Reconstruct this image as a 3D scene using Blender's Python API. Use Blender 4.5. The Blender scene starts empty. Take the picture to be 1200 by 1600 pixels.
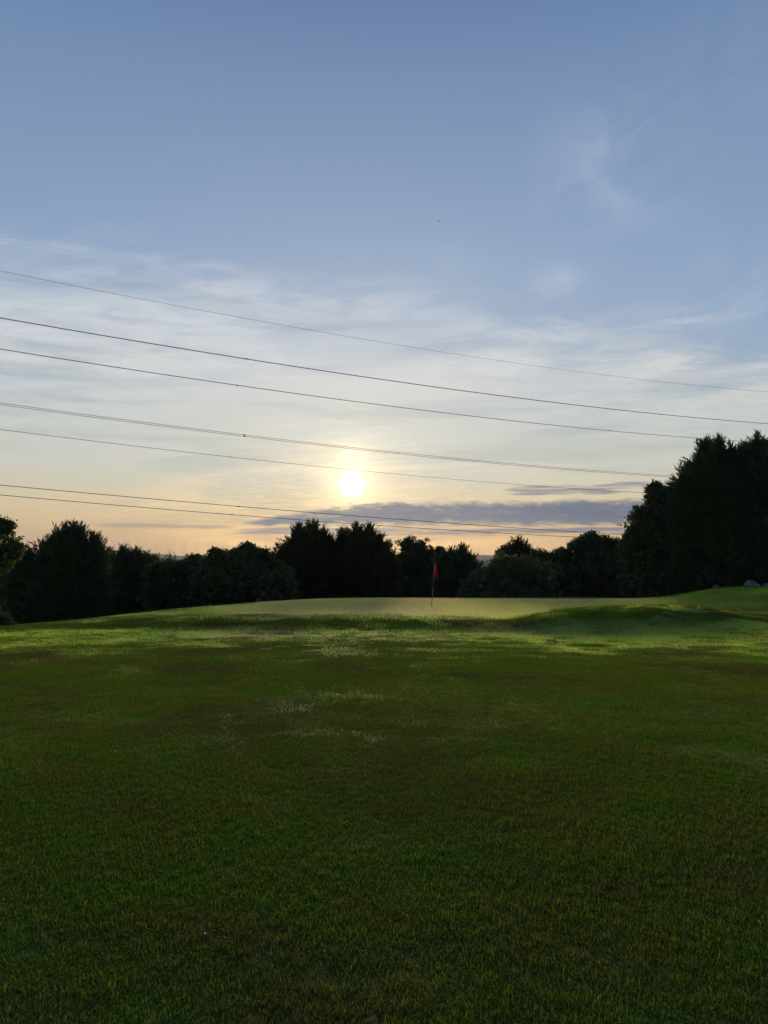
import bpy, math, random
import numpy as np
from mathutils import Vector, Matrix

# ------------------------------------------------------------------ camera
F, EYE, HOR = 1160.0, 1.6, 880.0            # focal length in photo pixels, eye height, horizon row
PITCH = math.atan((HOR - 800.0) / F)
CP, SP = math.cos(PITCH), math.sin(PITCH)
scene = bpy.context.scene
C = scene.collection
cam_d = bpy.data.cameras.new('camera')
cam_d.sensor_fit = 'VERTICAL'; cam_d.sensor_height = 36.0; cam_d.sensor_width = 27.0
cam_d.lens = 36.0 * F / 1600.0
cam_d.clip_start = 0.05; cam_d.clip_end = 20000
cam = bpy.data.objects.new('camera', cam_d); C.objects.link(cam)
cam.location = (0, 0, EYE); cam.rotation_euler = (math.pi / 2 + PITCH, 0, 0)
scene.camera = cam

def ray(u, v):
    a, b = (u - 600.0) / F, (800.0 - v) / F
    return Vector((a, CP - b * SP, SP + b * CP))

def at(u, v, Y):
    """point of the photo pixel (u, v) at the distance Y"""
    d = ray(u, v)
    return Vector((0, 0, EYE)) + d * (Y / d.y)

# ------------------------------------------------------------------ light
SUN_DIR = ray(550, 757).normalized()
SUN_EL = math.asin(SUN_DIR.z)
SUN_AZ = math.atan2(SUN_DIR.x, SUN_DIR.y)    # clockwise from +Y
sun_d = bpy.data.lights.new('sun', 'SUN')
sun_d.energy = 2.6; sun_d.angle = math.radians(10.0); sun_d.color = (1.0, 0.72, 0.42)
sun = bpy.data.objects.new('sun', sun_d); C.objects.link(sun)
sun.rotation_euler = SUN_DIR.to_track_quat('Z', 'Y').to_euler()
sun.location = (0, 0, 60)
scene.view_settings.view_transform = 'Standard'
scene.view_settings.look = 'None'
scene.view_settings.exposure = 0.0
scene.view_settings.gamma = 1.0
scene.view_settings.use_curve_mapping = False
scene.render.engine = 'CYCLES'
cy = scene.cycles
cy.max_bounces = 6; cy.diffuse_bounces = 2; cy.glossy_bounces = 2; cy.transmission_bounces = 3
cy.transparent_max_bounces = 4; cy.volume_bounces = 0
cy.use_denoising = True
try:
    cy.denoiser = 'OPENIMAGEDENOISE'
    cy.denoising_input_passes = 'RGB_ALBEDO_NORMAL'
    cy.denoising_prefilter = 'ACCURATE'
except Exception:
    pass
cy.use_adaptive_sampling = False
cy.sample_clamp_indirect = 4.0

def lin(c):
    return tuple(((x / 255.0) / 12.92 if x / 255.0 <= 0.04045 else ((x / 255.0 + 0.055) / 1.055) ** 2.4) for x in c)

# ------------------------------------------------------------------ node helper
class NT:
    def __init__(self, tree):
        self.t = tree; tree.nodes.clear()
    def n(self, typ, **kw):
        o = self.t.nodes.new(typ)
        for k, v in kw.items(): setattr(o, k, v)
        return o
    def put(self, sock, v):
        if isinstance(v, bpy.types.NodeSocket): self.t.links.new(v, sock)
        elif v is not None: sock.default_value = v
    def m(self, op, a, b=None, c=None, clamp=False):
        o = self.n('ShaderNodeMath', operation=op, use_clamp=clamp)
        for i, v in enumerate((a, b, c)): self.put(o.inputs[i], v)
        return o.outputs[0]
    def vm(self, op, a, b=None, s=None):
        o = self.n('ShaderNodeVectorMath', operation=op)
        self.put(o.inputs[0], a)
        if b is not None: self.put(o.inputs[1], b)
        if s is not None: self.put(o.inputs['Scale'], s)
        return o.outputs['Value'] if op == 'DOT_PRODUCT' or op == 'LENGTH' else o.outputs['Vector']
    def step(self, x, a, b, lo=0.0, hi=1.0):
        o = self.n('ShaderNodeMapRange', interpolation_type='SMOOTHSTEP')
        for i, v in enumerate((x, a, b, lo, hi)): self.put(o.inputs[i], v)
        return o.outputs[0]
    def xyz(self, x, y, z=0.0):
        o = self.n('ShaderNodeCombineXYZ')
        for i, v in enumerate((x, y, z)): self.put(o.inputs[i], v)
        return o.outputs[0]
    def noise(self, vec, scale=1.0, detail=4.0, rough=0.55, dist=0.0):
        o = self.n('ShaderNodeTexNoise')
        self.put(o.inputs['Vector'], vec)
        for k, v in (('Scale', scale), ('Detail', detail), ('Roughness', rough), ('Distortion', dist)):
            o.inputs[k].default_value = v
        return o.outputs[0]
    def mix(self, f, a, b, typ='MIX', clamp=False):
        o = self.n('ShaderNodeMix', data_type='RGBA', blend_type=typ, clamp_result=clamp)
        self.put(o.inputs[0], f)
        for i, v in ((6, a), (7, b)):
            if isinstance(v, tuple) and len(v) == 3: v = (*v, 1.0)
            self.put(o.inputs[i], v)
        return o.outputs[2]
    def ramp(self, f, stops, mode='LINEAR'):
        o = self.n('ShaderNodeValToRGB'); cr = o.color_ramp; cr.interpolation = mode
        while len(cr.elements) > 1: cr.elements.remove(cr.elements[-1])
        cr.elements[0].position = stops[0][0]; cr.elements[0].color = (*stops[0][1], 1)
        for p, c in stops[1:]:
            e = cr.elements.new(p); e.color = (*c, 1)
        self.put(o.inputs[0], f)
        return o.outputs[0]

# ------------------------------------------------------------------ sky
world = bpy.data.worlds.new('World'); scene.world = world
world.use_nodes = True
W = NT(world.node_tree)
tc = W.n('ShaderNodeTexCoord').outputs['Generated']
N = W.vm('NORMALIZE', tc)
sx = W.n('ShaderNodeSeparateXYZ'); W.put(sx.inputs[0], N)
X_, Y_, Z_ = sx.outputs
DEG = 180.0 / math.pi
el = W.m('MULTIPLY', W.m('ARCSINE', Z_), DEG)                 # degrees above the horizon
az = W.m('MULTIPLY', W.m('ARCTAN2', X_, Y_), DEG)             # degrees right of straight ahead
sdot = W.vm('DOT_PRODUCT', N, tuple(SUN_DIR))
ang = W.m('MULTIPLY', W.m('ARCCOSINE', W.m('MINIMUM', sdot, 0.9999999)), DEG)   # degrees from the sun

nish = W.n('ShaderNodeTexSky', sky_type='NISHITA')
nish.sun_disc = False; nish.sun_elevation = SUN_EL; nish.sun_rotation = SUN_AZ
nish.altitude = 80; nish.air_density = 1.0; nish.dust_density = 1.5; nish.ozone_density = 1.5
nish_c = W.mix(1.0, nish.outputs[0], (0.10, 0.10, 0.10), 'MULTIPLY')

eln = W.m('DIVIDE', W.m('MAXIMUM', el, 0.0), 90.0)
clear = W.ramp(eln, [(p / 90.0, lin(c)) for p, c in (
    (0, (194, 158, 118)), (2.0, (202, 170, 128)), (4.5, (208, 192, 160)), (7, (190, 194, 186)), (11, (170, 186, 200)),
    (16, (150, 175, 203)), (23, (141, 168, 202)), (29, (131, 158, 193)), (34, (120, 148, 187)), (39, (106, 133, 175)),
    (55, (86, 108, 156)), (90, (80, 102, 150)))])
base = W.mix(0.15, clear, nish_c)
# away from the sun the evening sky is darker and bluer
dim = W.m('POWER', W.m('MULTIPLY', W.m('ADD', sdot, 1.0), 0.5, clamp=True), 2.0)
base = W.mix(1.0, base, W.mix(dim, (0.62, 0.70, 0.84), (1.0, 1.0, 1.0)), 'MULTIPLY')

# high thin veil: laid out on a flat deck overhead, its edge running across the view
inv = W.m('DIVIDE', 1.0, W.m('MAXIMUM', Z_, 0.03))
px_, py_ = W.m('MULTIPLY', X_, inv), W.m('MULTIPLY', Y_, inv)
deck = W.xyz(px_, py_)
n_edge = W.noise(deck, 1.1, 6.0, 0.58, 0.6)
n_fib = W.noise(W.vm('MULTIPLY', deck, (1.3, 1.7, 1.0)), 2.2, 8.0, 0.64, 1.0)
edge = W.m('SUBTRACT', py_, W.m('MULTIPLY', px_, 0.42))
edge = W.m('ADD', edge, W.m('MULTIPLY', W.m('SUBTRACT', n_edge, 0.5), 1.5))
edge = W.m('ADD', edge, W.m('MULTIPLY', W.m('SUBTRACT', n_fib, 0.5), 0.9))
veil = W.step(edge, 2.45, 3.2)
streak = W.noise(W.xyz(W.m('MULTIPLY', az, 0.045), W.m('MULTIPLY', W.m('SUBTRACT', el, W.m('MULTIPLY', az, 0.04)), 0.33)), 1.0, 6.0, 0.55, 0.8)
veil_d = W.m('MULTIPLY', veil, W.m('MULTIPLY', W.step(streak, 0.33, 0.56, 0.40, 1.0), W.step(n_fib, 0.30, 0.58, 0.62, 1.0)))
veil_c = W.ramp(eln, [(p / 90.0, lin(c)) for p, c in (
    (0, (196, 160, 118)), (2, (203, 172, 128)), (4.5, (212, 198, 166)), (7, (208, 207, 194)), (10, (205, 209, 203)),
    (14, (214, 215, 214)), (18, (205, 211, 218)), (24, (180, 192, 210)), (40, (150, 165, 195)), (90, (110, 125, 160)))])
veil_c = W.mix(1.0, veil_c, W.mix(dim, (0.6, 0.66, 0.78), (1.0, 1.0, 1.0)), 'MULTIPLY')
sky = W.mix(veil_d, base, veil_c)
# darker soft bars inside the veil
bars = W.noise(W.xyz(W.m('MULTIPLY', az, 0.06), W.m('MULTIPLY', el, 0.55), 3.7), 1.0, 5.0, 0.5, 0.7)
bar_m = W.m('MULTIPLY', W.step(bars, 0.47, 0.62), W.step(el, 5.5, 8.0))
sky = W.mix(W.m('MULTIPLY', W.m('MULTIPLY', bar_m, veil), 0.5), sky, W.mix(1.0, sky, (0.74, 0.79, 0.84), 'MULTIPLY'))
# scattered wisps higher up
def blob(a0, e0, ra, re):
    a = W.m('DIVIDE', W.m('SUBTRACT', az, a0), ra); e = W.m('DIVIDE', W.m('SUBTRACT', el, e0), re)
    return W.m('POWER', math.e, W.m('MULTIPLY', W.m('ADD', W.m('MULTIPLY', a, a), W.m('MULTIPLY', e, e)), -1.0))
wisp_n = W.noise(W.xyz(W.m('MULTIPLY', az, 0.16), W.m('MULTIPLY', el, 0.26), 9.1), 1.2, 6.0, 0.55, 0.9)
wsum = W.m('ADD', blob(17.5, 27.5, 4.6, 3.6), W.m('MULTIPLY', blob(13.2, 20.4, 2.0, 1.1), 2.8))
wsum = W.m('ADD', wsum, W.m('MULTIPLY', blob(5.0, 20.6, 3.2, 2.2), 1.1))
wsum = W.m('ADD', wsum, W.m('MULTIPLY', blob(27.0, 18.0, 5.0, 3.0), 1.0))
wsum = W.m('ADD', wsum, W.m('MULTIPLY', blob(27.0, 33.0, 5.0, 4.0), 0.2))
wisp = W.m('MULTIPLY', W.step(wisp_n, 0.30, 0.70), W.m('MINIMUM', wsum, 1.9))
sky = W.mix(W.m('MULTIPLY', wisp, 0.5), sky, lin((178, 190, 214)))
# low grey stratus bank under the sun, running on to the right, with thin rags around it
bn = W.noise(W.xyz(W.m('MULTIPLY', az, 0.22), W.m('MULTIPLY', el, 0.8), 1.3), 1.0, 6.0, 0.6, 0.5)
bn2 = W.noise(W.xyz(W.m('MULTIPLY', az, 0.14), W.m('MULTIPLY', el, 2.2), 5.3), 1.0, 6.0, 0.58, 0.4)
bn3 = W.noise(W.xyz(W.m('MULTIPLY', az, 0.7), W.m('MULTIPLY', el, 2.6), 8.3), 1.0, 6.0, 0.62, 0.5)
def bank(e0, half, a0, a1, soft, noise, amt, fuzz=0.45):
    q = W.m('DIVIDE', W.m('SUBTRACT', el, e0), half)
    d = W.m('SUBTRACT', 1.0, W.m('MULTIPLY', q, q))
    d = W.m('SUBTRACT', d, W.step(az, a0 + soft, a0, 0.0, 2.2))
    d = W.m('SUBTRACT', d, W.step(az, a1 - soft, a1, 0.0, 2.2))
    d = W.m('ADD', d, W.m('MULTIPLY', W.m('SUBTRACT', noise, 0.5), amt))
    return W.step(d, 0.0, fuzz)
half1 = W.step(az, -12.0, -1.5, 0.30, 1.06)                     # the bank thins out to the left
cen1 = W.m('ADD', 2.72, W.m('MULTIPLY', half1, 0.95))
b1 = bank(cen1, half1, -14.0, 60.0, 6.0, W.m('ADD', W.m('MULTIPLY', bn, 0.5), W.m('MULTIPLY', bn3, 0.5)), 3.0, 0.9)
b2 = bank(2.45, 0.34, -17.0, 40.0, 8.0, bn2, 5.0, 1.0)
b3 = bank(5.55, 0.40, 6.0, 60.0, 6.0, bn2, 5.5, 1.0)
b4 = bank(2.75, 0.25, -27.0, -6.0, 8.0, bn2, 4.2, 1.2)
b5 = bank(1.3, 0.6, -60.0, -17.0, 3.0, bn3, 4.0, 1.0)
grey = W.mix(W.step(ang, 2.0, 22.0), lin((120, 127, 142)), lin((84, 102, 130)))
grey = W.mix(1.0, grey, W.ramp(W.m('ADD', W.m('MULTIPLY', bn3, 0.6), W.m('MULTIPLY', bn2, 0.4)), [(0.35, (0.84, 0.85, 0.88)), (0.5, (1, 1, 1)), (0.65, (1.28, 1.24, 1.18))]), 'MULTIPLY')
sky = W.mix(W.m('MULTIPLY', b5, 0.25), sky, lin((192, 172, 168)))
for bm_, f in ((b4, 0.5), (b3, 0.7), (b2, 0.8), (b1, 0.94)):
    sky = W.mix(W.m('MULTIPLY', bm_, f), sky, grey)
# the veiled sun and its aureole, held back by the grey bank
def expfall(width, amp):
    return W.m('MULTIPLY', W.m('POWER', math.e, W.m('DIVIDE', ang, -width)), amp)
openness = W.m('SUBTRACT', 1.0, W.m('MULTIPLY', b1, 0.85))
rim = W.m('MULTIPLY', W.m('MULTIPLY', b1, W.m('SUBTRACT', 1.0, b1)), expfall(2.2, 4.0))
g1 = W.mix(1.0, W.xyz(*[W.m('ADD', expfall(1.1, 1.6), rim)] * 3), (1.0, 0.74, 0.30), 'MULTIPLY')
g2 = W.mix(1.0, W.xyz(*[expfall(4.2, 0.26)] * 3), (1.0, 0.74, 0.38), 'MULTIPLY')
wob = W.m('MULTIPLY', ang, W.m('ADD', 0.45, W.m('MULTIPLY', bn3, 1.1)))
wob = W.m('DIVIDE', wob, 0.54)
core = W.m('MULTIPLY', W.m('POWER', math.e, W.m('MULTIPLY', W.m('MULTIPLY', wob, wob), -1.0)), 6.0)
SE, SA = math.degrees(SUN_EL), math.degrees(SUN_AZ)
spill = W.m('MULTIPLY', W.m('ADD', blob(SA, SE + 1.9, 1.1, 1.3), W.m('MULTIPLY', blob(SA + 0.5, SE + 3.2, 5.5, 1.5), 0.45)), W.step(bars, 0.35, 0.6, 0.08, 0.26))
disc = W.vm('ADD', W.mix(1.0, W.xyz(*[core] * 3), (1.0, 0.90, 0.62), 'MULTIPLY'), W.mix(1.0, W.xyz(*[spill] * 3), (1.0, 0.80, 0.45), 'MULTIPLY'))
glow = W.vm('ADD', W.vm('ADD', g1, g2), disc)
sky = W.vm('ADD', sky, W.vm('SCALE', glow, s=openness))
# below the horizon: dull ground haze
sky = W.mix(W.step(el, -1.0, -4.0), sky, (0.05, 0.055, 0.045))
bg = W.n('ShaderNodeBackground'); W.put(bg.inputs[0], sky); bg.inputs[1].default_value = 1.0
wo = W.n('ShaderNodeOutputWorld'); W.t.links.new(bg.outputs[0], wo.inputs[0])
world.cycles.sampling_method = 'MANUAL'; world.cycles.sample_map_resolution = 1024

# ------------------------------------------------------------------ object helpers
def tag(o, label=None, cat=None, group=None, kind=None):
    for k, v in (('label', label), ('category', cat), ('group', group), ('kind', kind)):
        if v: o[k] = v
    return o

def mesh_np(name, verts, faces_flat, loop_tot, mat, parent=None, smooth=False, attr=None):
    """one mesh object out of numpy arrays; attr: {name: per-face float}"""
    me = bpy.data.meshes.new(name)
    verts = np.asarray(verts, np.float32); faces_flat = np.asarray(faces_flat, np.int32); loop_tot = np.asarray(loop_tot, np.int32)
    me.vertices.add(len(verts)); me.vertices.foreach_set('co', verts.ravel())
    me.loops.add(len(faces_flat)); me.loops.foreach_set('vertex_index', faces_flat)
    me.polygons.add(len(loop_tot))
    me.polygons.foreach_set('loop_start', np.concatenate(([0], np.cumsum(loop_tot)[:-1])).astype(np.int32))
    me.polygons.foreach_set('loop_total', loop_tot)
    if smooth: me.polygons.foreach_set('use_smooth', np.ones(len(loop_tot), bool))
    me.update(calc_edges=True)
    if attr:
        for k, v in attr.items():
            a = me.attributes.new(k, 'FLOAT', 'FACE'); a.data.foreach_set('value', np.asarray(v, np.float32))
    if mat: me.materials.append(mat)
    o = bpy.data.objects.new(name, me); C.objects.link(o)
    if parent: o.parent = parent
    return o

def empty(name, loc):
    o = bpy.data.objects.new(name, None); C.objects.link(o); o.location = loc
    o.empty_display_size = 0.2
    return o

def tube(pts, rad, seg=6, cap=True):
    """verts, faces of a tapering tube through pts"""
    pts = np.asarray(pts, float); rad = np.broadcast_to(np.asarray(rad, float), (len(pts),))
    V, Fc = [], []
    tang = np.gradient(pts, axis=0)
    for i, (p, t) in enumerate(zip(pts, tang)):
        t = t / (np.linalg.norm(t) + 1e-9)
        a = np.cross(t, (0, 0, 1.0) if abs(t[2]) < 0.9 else (1.0, 0, 0)); a /= np.linalg.norm(a)
        b = np.cross(t, a)
        for k in range(seg):
            w = 2 * math.pi * k / seg
            V.append(p + rad[i] * (math.cos(w) * a + math.sin(w) * b))
    for i in range(len(pts) - 1):
        for k in range(seg):
            k2 = (k + 1) % seg
            Fc.append((i * seg + k, i * seg + k2, (i + 1) * seg + k2, (i + 1) * seg + k))
    if cap:
        Fc.append(tuple(range(seg))[::-1]); Fc.append(tuple((len(pts) - 1) * seg + k for k in range(seg)))
    return V, Fc

def mesh_pf(name, parts, mat, parent=None, smooth=True):
    V, Fc = [], []
    for v, f in parts:
        o = len(V); V += [tuple(x) for x in v]; Fc += [tuple(i + o for i in q) for q in f]
    me = bpy.data.meshes.new(name); me.from_pydata(V, [], Fc); me.update()
    if smooth:
        for p in me.polygons: p.use_smooth = True
    if mat: me.materials.append(mat)
    o = bpy.data.objects.new(name, me); C.objects.link(o)
    if parent: o.parent = parent
    return o

def sstep(a, b, x):
    t = np.clip((x - a) / (b - a), 0, 1); return t * t * (3 - 2 * t)

# cheap smooth noise for shapes
_r = np.random.RandomState(4)
_wv = [(_r.uniform(0, 2 * math.pi), _r.uniform(0, 2 * math.pi), _r.uniform(0.75, 1.3)) for _ in range(28)]
def wnoise(x, y, scale, n0=0, n=7):
    s = 0
    for a, p, k in _wv[n0:n0 + n]:
        s = s + np.sin((x * math.cos(a) + y * math.sin(a)) * scale * k * 2 * math.pi + p)
    return s / n

# ------------------------------------------------------------------ terrain
def P(u, v, Y):
    p = at(u, v, Y); return (p.x, p.y, p.z)
ctl = []
for y in (-12, -5, 0, 4, 8, 12, 16, 20, 23):
    for x in (-24, -12, 0, 12, 24): ctl.append((x, y, -0.0264 * y))
for u in range(230, 821, 118): ctl.append(P(u, 985, 25.0))
for u in range(300, 821, 104): ctl.append(P(u, 967.5 - (300 - u) * 0.0, 27.6))
for u, v, Y in ((0, 981, 27), (-120, 989, 26), (60, 976.5, 28), (130, 970, 30), (180, 963.5, 32), (240, 955.5, 34), (300, 949, 36.5),
                (400, 941.5, 41), (500, 937.5, 44), (600, 936.8, 45), (700, 936.3, 45), (820, 936, 45), (940, 935.5, 45),
                (1040, 934.5, 43),
                (675, 948, 35.8), (500, 951, 35.0), (850, 948, 36), (980, 944, 38), (380, 957, 33),
                # mound in front on the right
                (835, 961, 27.3), (890, 953, 28), (950, 947.5, 28.4), (1020, 945, 28.8), (1080, 947, 28.8), (1130, 953, 28.5), (1180, 961, 28.2),
                (870, 983, 24.6), (960, 986, 24.2), (1050, 986, 24.2), (1140, 984, 24.5), (1230, 979, 25.2),
                (960, 958, 31.5), (1040, 958, 31.5), (1120, 960, 31.5),
                # higher bank behind it
                (1080, 926, 41.5), (1110, 920.5, 41), (1150, 917.5, 40.5), (1200, 917.5, 40.5), (1320, 915, 40.5),
                (1200, 948, 34), (1300, 950, 33), (1150, 940, 36)):
    ctl.append(P(u, v, Y))
for x, y, z in ((-16, 38, -1.62), (-20, 37, -1.75), (-19, 46, -2.7), (-28, 34, -1.7), (-30, 46, -2.9), (-10, 52, -3.0), (0, 54, -2.6), (10, 54, -2.5),
                (19, 50, -1.6), (26, 49, -0.9), (36, 50, -1.0), (40, 38, 0.0), (-40, 25, -1.0), (40, 20, -0.4),
                (-34, 62, -4.6), (-16, 62, -4.6), (0, 64, -4.4), (16, 64, -4.2), (34, 64, -3.0), (-30, 78, -6), (0, 80, -6.5), (30, 80, -5.5),
                (-45, 0, -0.2), (45, 0, 0.1), (-30, -30, 0.8), (30, -30, 0.8), (-60, 45, -3.5), (60, 45, -0.8)):
    ctl.append((x, y, z))
ctl = np.array(ctl)
def _k(r): return np.where(r > 1e-9, r * r * np.log(np.maximum(r, 1e-9)), 0.0)
_S = 20.0
_cx, _cy = ctl[:, 0] / _S, ctl[:, 1] / _S
_n = len(ctl)
_A = np.zeros((_n + 3, _n + 3))
_A[:_n, :_n] = _k(np.hypot(_cx[:, None] - _cx, _cy[:, None] - _cy)) + np.eye(_n) * 2e-4
_A[:_n, _n] = 1; _A[:_n, _n + 1] = _cx; _A[:_n, _n + 2] = _cy; _A[_n:, :_n] = _A[:_n, _n:].T
_w = np.linalg.solve(_A, np.concatenate((ctl[:, 2], (0, 0, 0))))
def terrain(x, y):
    x = np.atleast_1d(np.asarray(x, float)); y = np.atleast_1d(np.asarray(y, float))
    out = np.zeros(len(x))
    for s in range(0, len(x), 20000):
        X, Y = x[s:s + 20000] / _S, y[s:s + 20000] / _S
        out[s:s + 20000] = _k(np.hypot(X[:, None] - _cx, Y[:, None] - _cy)) @ _w[:_n] + _w[_n] + _w[_n + 1] * X + _w[_n + 2] * Y
    r = np.hypot(x, y)
    far = -7.0 - 18.0 * sstep(80, 600, r) + 2.0 * wnoise(x, y, 1 / 260.0) * sstep(90, 300, r)
    back = 0.6 + 0 * r
    far = far * sstep(-80, 40, y) + back * (1 - sstep(-80, 40, y))
    w = sstep(62, 105, r)
    z = out * (1 - w) + far * w
    # unevenness of the turf; the putting green is smooth
    g = green_mask(x, y)
    z += (1 - g) * (0.012 * wnoise(x, y, 0.30) + 0.002 * wnoise(x, y, 1.1, 7)) * sstep(0.5, 3, r)
    # shaggy lip of the bank in front of the green
    z += 0.06 * wnoise(x, y, 0.33, 14) * np.exp(-((y - 27.2) / 1.6) ** 2)
    return z
def green_mask(x, y):
    cx, cyy = 4.0 + 0 * x, 36.2
    q = np.sqrt(((x - cx) / (15.5 + 1.2 * np.sin(y * 0.3))) ** 2 + ((y - cyy) / 8.0) ** 2)
    right = sstep(9.0, 13.0, x - (y - 30) * 0.55)
    return (1 - sstep(0.78, 1.04, q + 0.10 * wnoise(x, y, 0.16, 5) + 0.05 * wnoise(x, y, 0.6, 12))) * (1 - right)
def tz(x, y): return float(terrain([x], [y])[0])

# ------------------------------------------------------------------ materials
def new_mat(name):
    m = bpy.data.materials.new(name); m.use_nodes = True
    return m, NT(m.node_tree)
def out_surface(T, sh):
    o = T.n('ShaderNodeOutputMaterial'); T.t.links.new(sh, o.inputs['Surface']); return o

def turf_colours(T):
    """turf colour by place: lush, olive, straw and bare-brown patches of the lawn"""
    pos = T.n('ShaderNodeNewGeometry').outputs['Position']
    big = T.noise(pos, 0.22, 5.0, 0.6, 0.6)
    mid = T.noise(T.vm('ADD', pos, (31.0, 7.0, 0.0)), 1.1, 6.0, 0.65, 0.6)
    fin = T.noise(T.vm('ADD', pos, (3.0, 57.0, 0.0)), 4.2, 5.0, 0.65)
    lush, olive, dull, straw = (0.092, 0.165, 0.012), (0.116, 0.146, 0.020), (0.092, 0.104, 0.026), (0.170, 0.150, 0.060)
    c = T.mix(T.step(mid, 0.43, 0.57), olive, lush)
    c = T.mix(T.step(big, 0.47, 0.63), c, dull)
    turf_colours.plain = c
    c = T.mix(T.m('MULTIPLY', T.m('MULTIPLY', T.step(fin, 0.55, 0.75), T.step(big, 0.45, 0.62)), 0.3), c, straw)
    return pos, c

def foliage_mat(name, c1, c2, trans=0.5, blade=False, gloss=0.04, straw=None, tcol=(1.3, 1.4, 0.4)):
    m, T = new_mat(name)
    at_ = T.n('ShaderNodeAttribute', attribute_name='v', attribute_type='GEOMETRY').outputs['Fac']
    if blade:
        pos, c = turf_colours(T)
        c = T.mix(1.0, c, T.ramp(at_, [(0.0, (0.62, 0.66, 0.6)), (0.5, (1, 1, 1)), (0.86, (1.35, 1.3, 1.0)), (0.94, (1.6, 1.4, 1.2)), (1.0, (2.0, 1.6, 1.6))]), 'MULTIPLY')
    else:
        pos = T.n('ShaderNodeNewGeometry').outputs['Position']
        f = T.m('ADD', T.m('MULTIPLY', at_, 0.6), T.m('MULTIPLY', T.noise(pos, 0.9, 3.0), 0.5))
        c = T.mix(T.step(f, 0.2, 0.9), c1, c2)
    d = T.n('ShaderNodeBsdfDiffuse'); T.put(d.inputs[0], c)
    tr = T.n('ShaderNodeBsdfTranslucent'); T.put(tr.inputs[0], T.mix(1.0, c, tcol, 'MULTIPLY'))
    mx = T.n('ShaderNodeMixShader'); mx.inputs[0].default_value = trans
    T.t.links.new(d.outputs[0], mx.inputs[1]); T.t.links.new(tr.outputs[0], mx.inputs[2])
    gl = T.n('ShaderNodeBsdfGlossy'); gl.inputs['Roughness'].default_value = 0.45; gl.inputs[0].default_value = (0.8, 0.8, 0.8, 1)
    mg = T.n('ShaderNodeMixShader'); mg.inputs[0].default_value = gloss
    T.t.links.new(mx.outputs[0], mg.inputs[1]); T.t.links.new(gl.outputs[0], mg.inputs[2])
    out_surface(T, mg.outputs[0])
    return m

def plain_mat(name, c1, c2, scale=4.0, rough=0.85, bump=0.3, spec=0.3):
    m, T = new_mat(name)
    pos = T.n('ShaderNodeTexCoord').outputs['Object']
    f = T.noise(pos, scale, 6.0, 0.6)
    b = T.n('ShaderNodeBsdfPrincipled'); T.put(b.inputs['Base Color'], T.mix(T.step(f, 0.3, 0.7), c1, c2))
    b.inputs['Roughness'].default_value = rough
    b.inputs['Specular IOR Level'].default_value = spec
    if bump:
        bp = T.n('ShaderNodeBump'); bp.inputs['Strength'].default_value = bump; bp.inputs['Distance'].default_value = 0.05
        T.put(bp.inputs['Height'], f); T.t.links.new(bp.outputs[0], b.inputs['Normal'])
    out_surface(T, b.outputs[0])
    return m

M = {}
m, T = new_mat('turf_soil')
pos, c = turf_colours(T)
ga = T.n('ShaderNodeAttribute', attribute_name='green', attribute_type='GEOMETRY').outputs['Fac']
nap_w = T.n('ShaderNodeAttribute', attribute_name='nap', attribute_type='GEOMETRY').outputs['Fac']
wd = T.n('ShaderNodeAttribute', attribute_name='wild', attribute_type='GEOMETRY').outputs['Fac']
mott = T.noise(T.vm('MULTIPLY', pos, (0.25, 0.5, 1.0)), 1.0, 5.0, 0.6, 0.4)
fine = T.noise(T.vm('MULTIPLY', pos, (1.2, 2.4, 1.0)), 2.2, 6.0, 0.7)
mott = T.m('ADD', T.m('MULTIPLY', mott, 0.62), T.m('MULTIPLY', fine, 0.38))
px3 = T.n('ShaderNodeSeparateXYZ'); T.put(px3.inputs[0], pos)
mow = T.m('SINE', T.m('ADD', T.m('MULTIPLY', px3.outputs[0], 1.1), T.m('MULTIPLY', px3.outputs[1], 2.4)))
gcol = T.mix(T.step(mott, 0.44, 0.56), (0.110, 0.138, 0.020), (0.155, 0.112, 0.045))
soil = T.mix(0.55, c, (0.030, 0.026, 0.014))
wild = T.mix(T.noise(pos, 0.02, 6.0, 0.6), (0.030, 0.045, 0.018), (0.075, 0.085, 0.035))
col = T.mix(wd, T.mix(ga, soil, gcol), wild)
b = T.n('ShaderNodeBsdfPrincipled'); T.put(b.inputs['Base Color'], col); b.inputs['Roughness'].default_value = 0.7
b.inputs['Specular IOR Level'].default_value = 0.06
# the nap of mown turf: catches light at grazing angles
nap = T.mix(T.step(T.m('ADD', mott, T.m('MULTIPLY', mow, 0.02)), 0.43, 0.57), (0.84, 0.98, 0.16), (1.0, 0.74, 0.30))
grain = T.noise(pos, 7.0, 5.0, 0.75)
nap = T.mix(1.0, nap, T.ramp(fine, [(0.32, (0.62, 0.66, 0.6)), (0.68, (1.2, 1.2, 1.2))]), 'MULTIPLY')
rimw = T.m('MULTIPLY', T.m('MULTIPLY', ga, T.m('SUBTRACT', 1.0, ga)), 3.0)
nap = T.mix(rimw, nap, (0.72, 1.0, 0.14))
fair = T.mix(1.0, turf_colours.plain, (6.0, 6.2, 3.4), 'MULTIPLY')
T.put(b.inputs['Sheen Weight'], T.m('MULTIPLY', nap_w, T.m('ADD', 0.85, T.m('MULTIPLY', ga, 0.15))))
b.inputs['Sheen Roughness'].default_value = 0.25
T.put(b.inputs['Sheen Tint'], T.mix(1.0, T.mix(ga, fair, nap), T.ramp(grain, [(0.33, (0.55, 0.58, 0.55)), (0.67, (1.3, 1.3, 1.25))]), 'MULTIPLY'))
bp = T.n('ShaderNodeBump'); bp.inputs['Strength'].default_value = 0.35; bp.inputs['Distance'].default_value = 0.015
T.put(bp.inputs['Height'], T.noise(pos, 28.0, 5.0, 0.7)); T.t.links.new(bp.outputs[0], b.inputs['Normal'])
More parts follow.
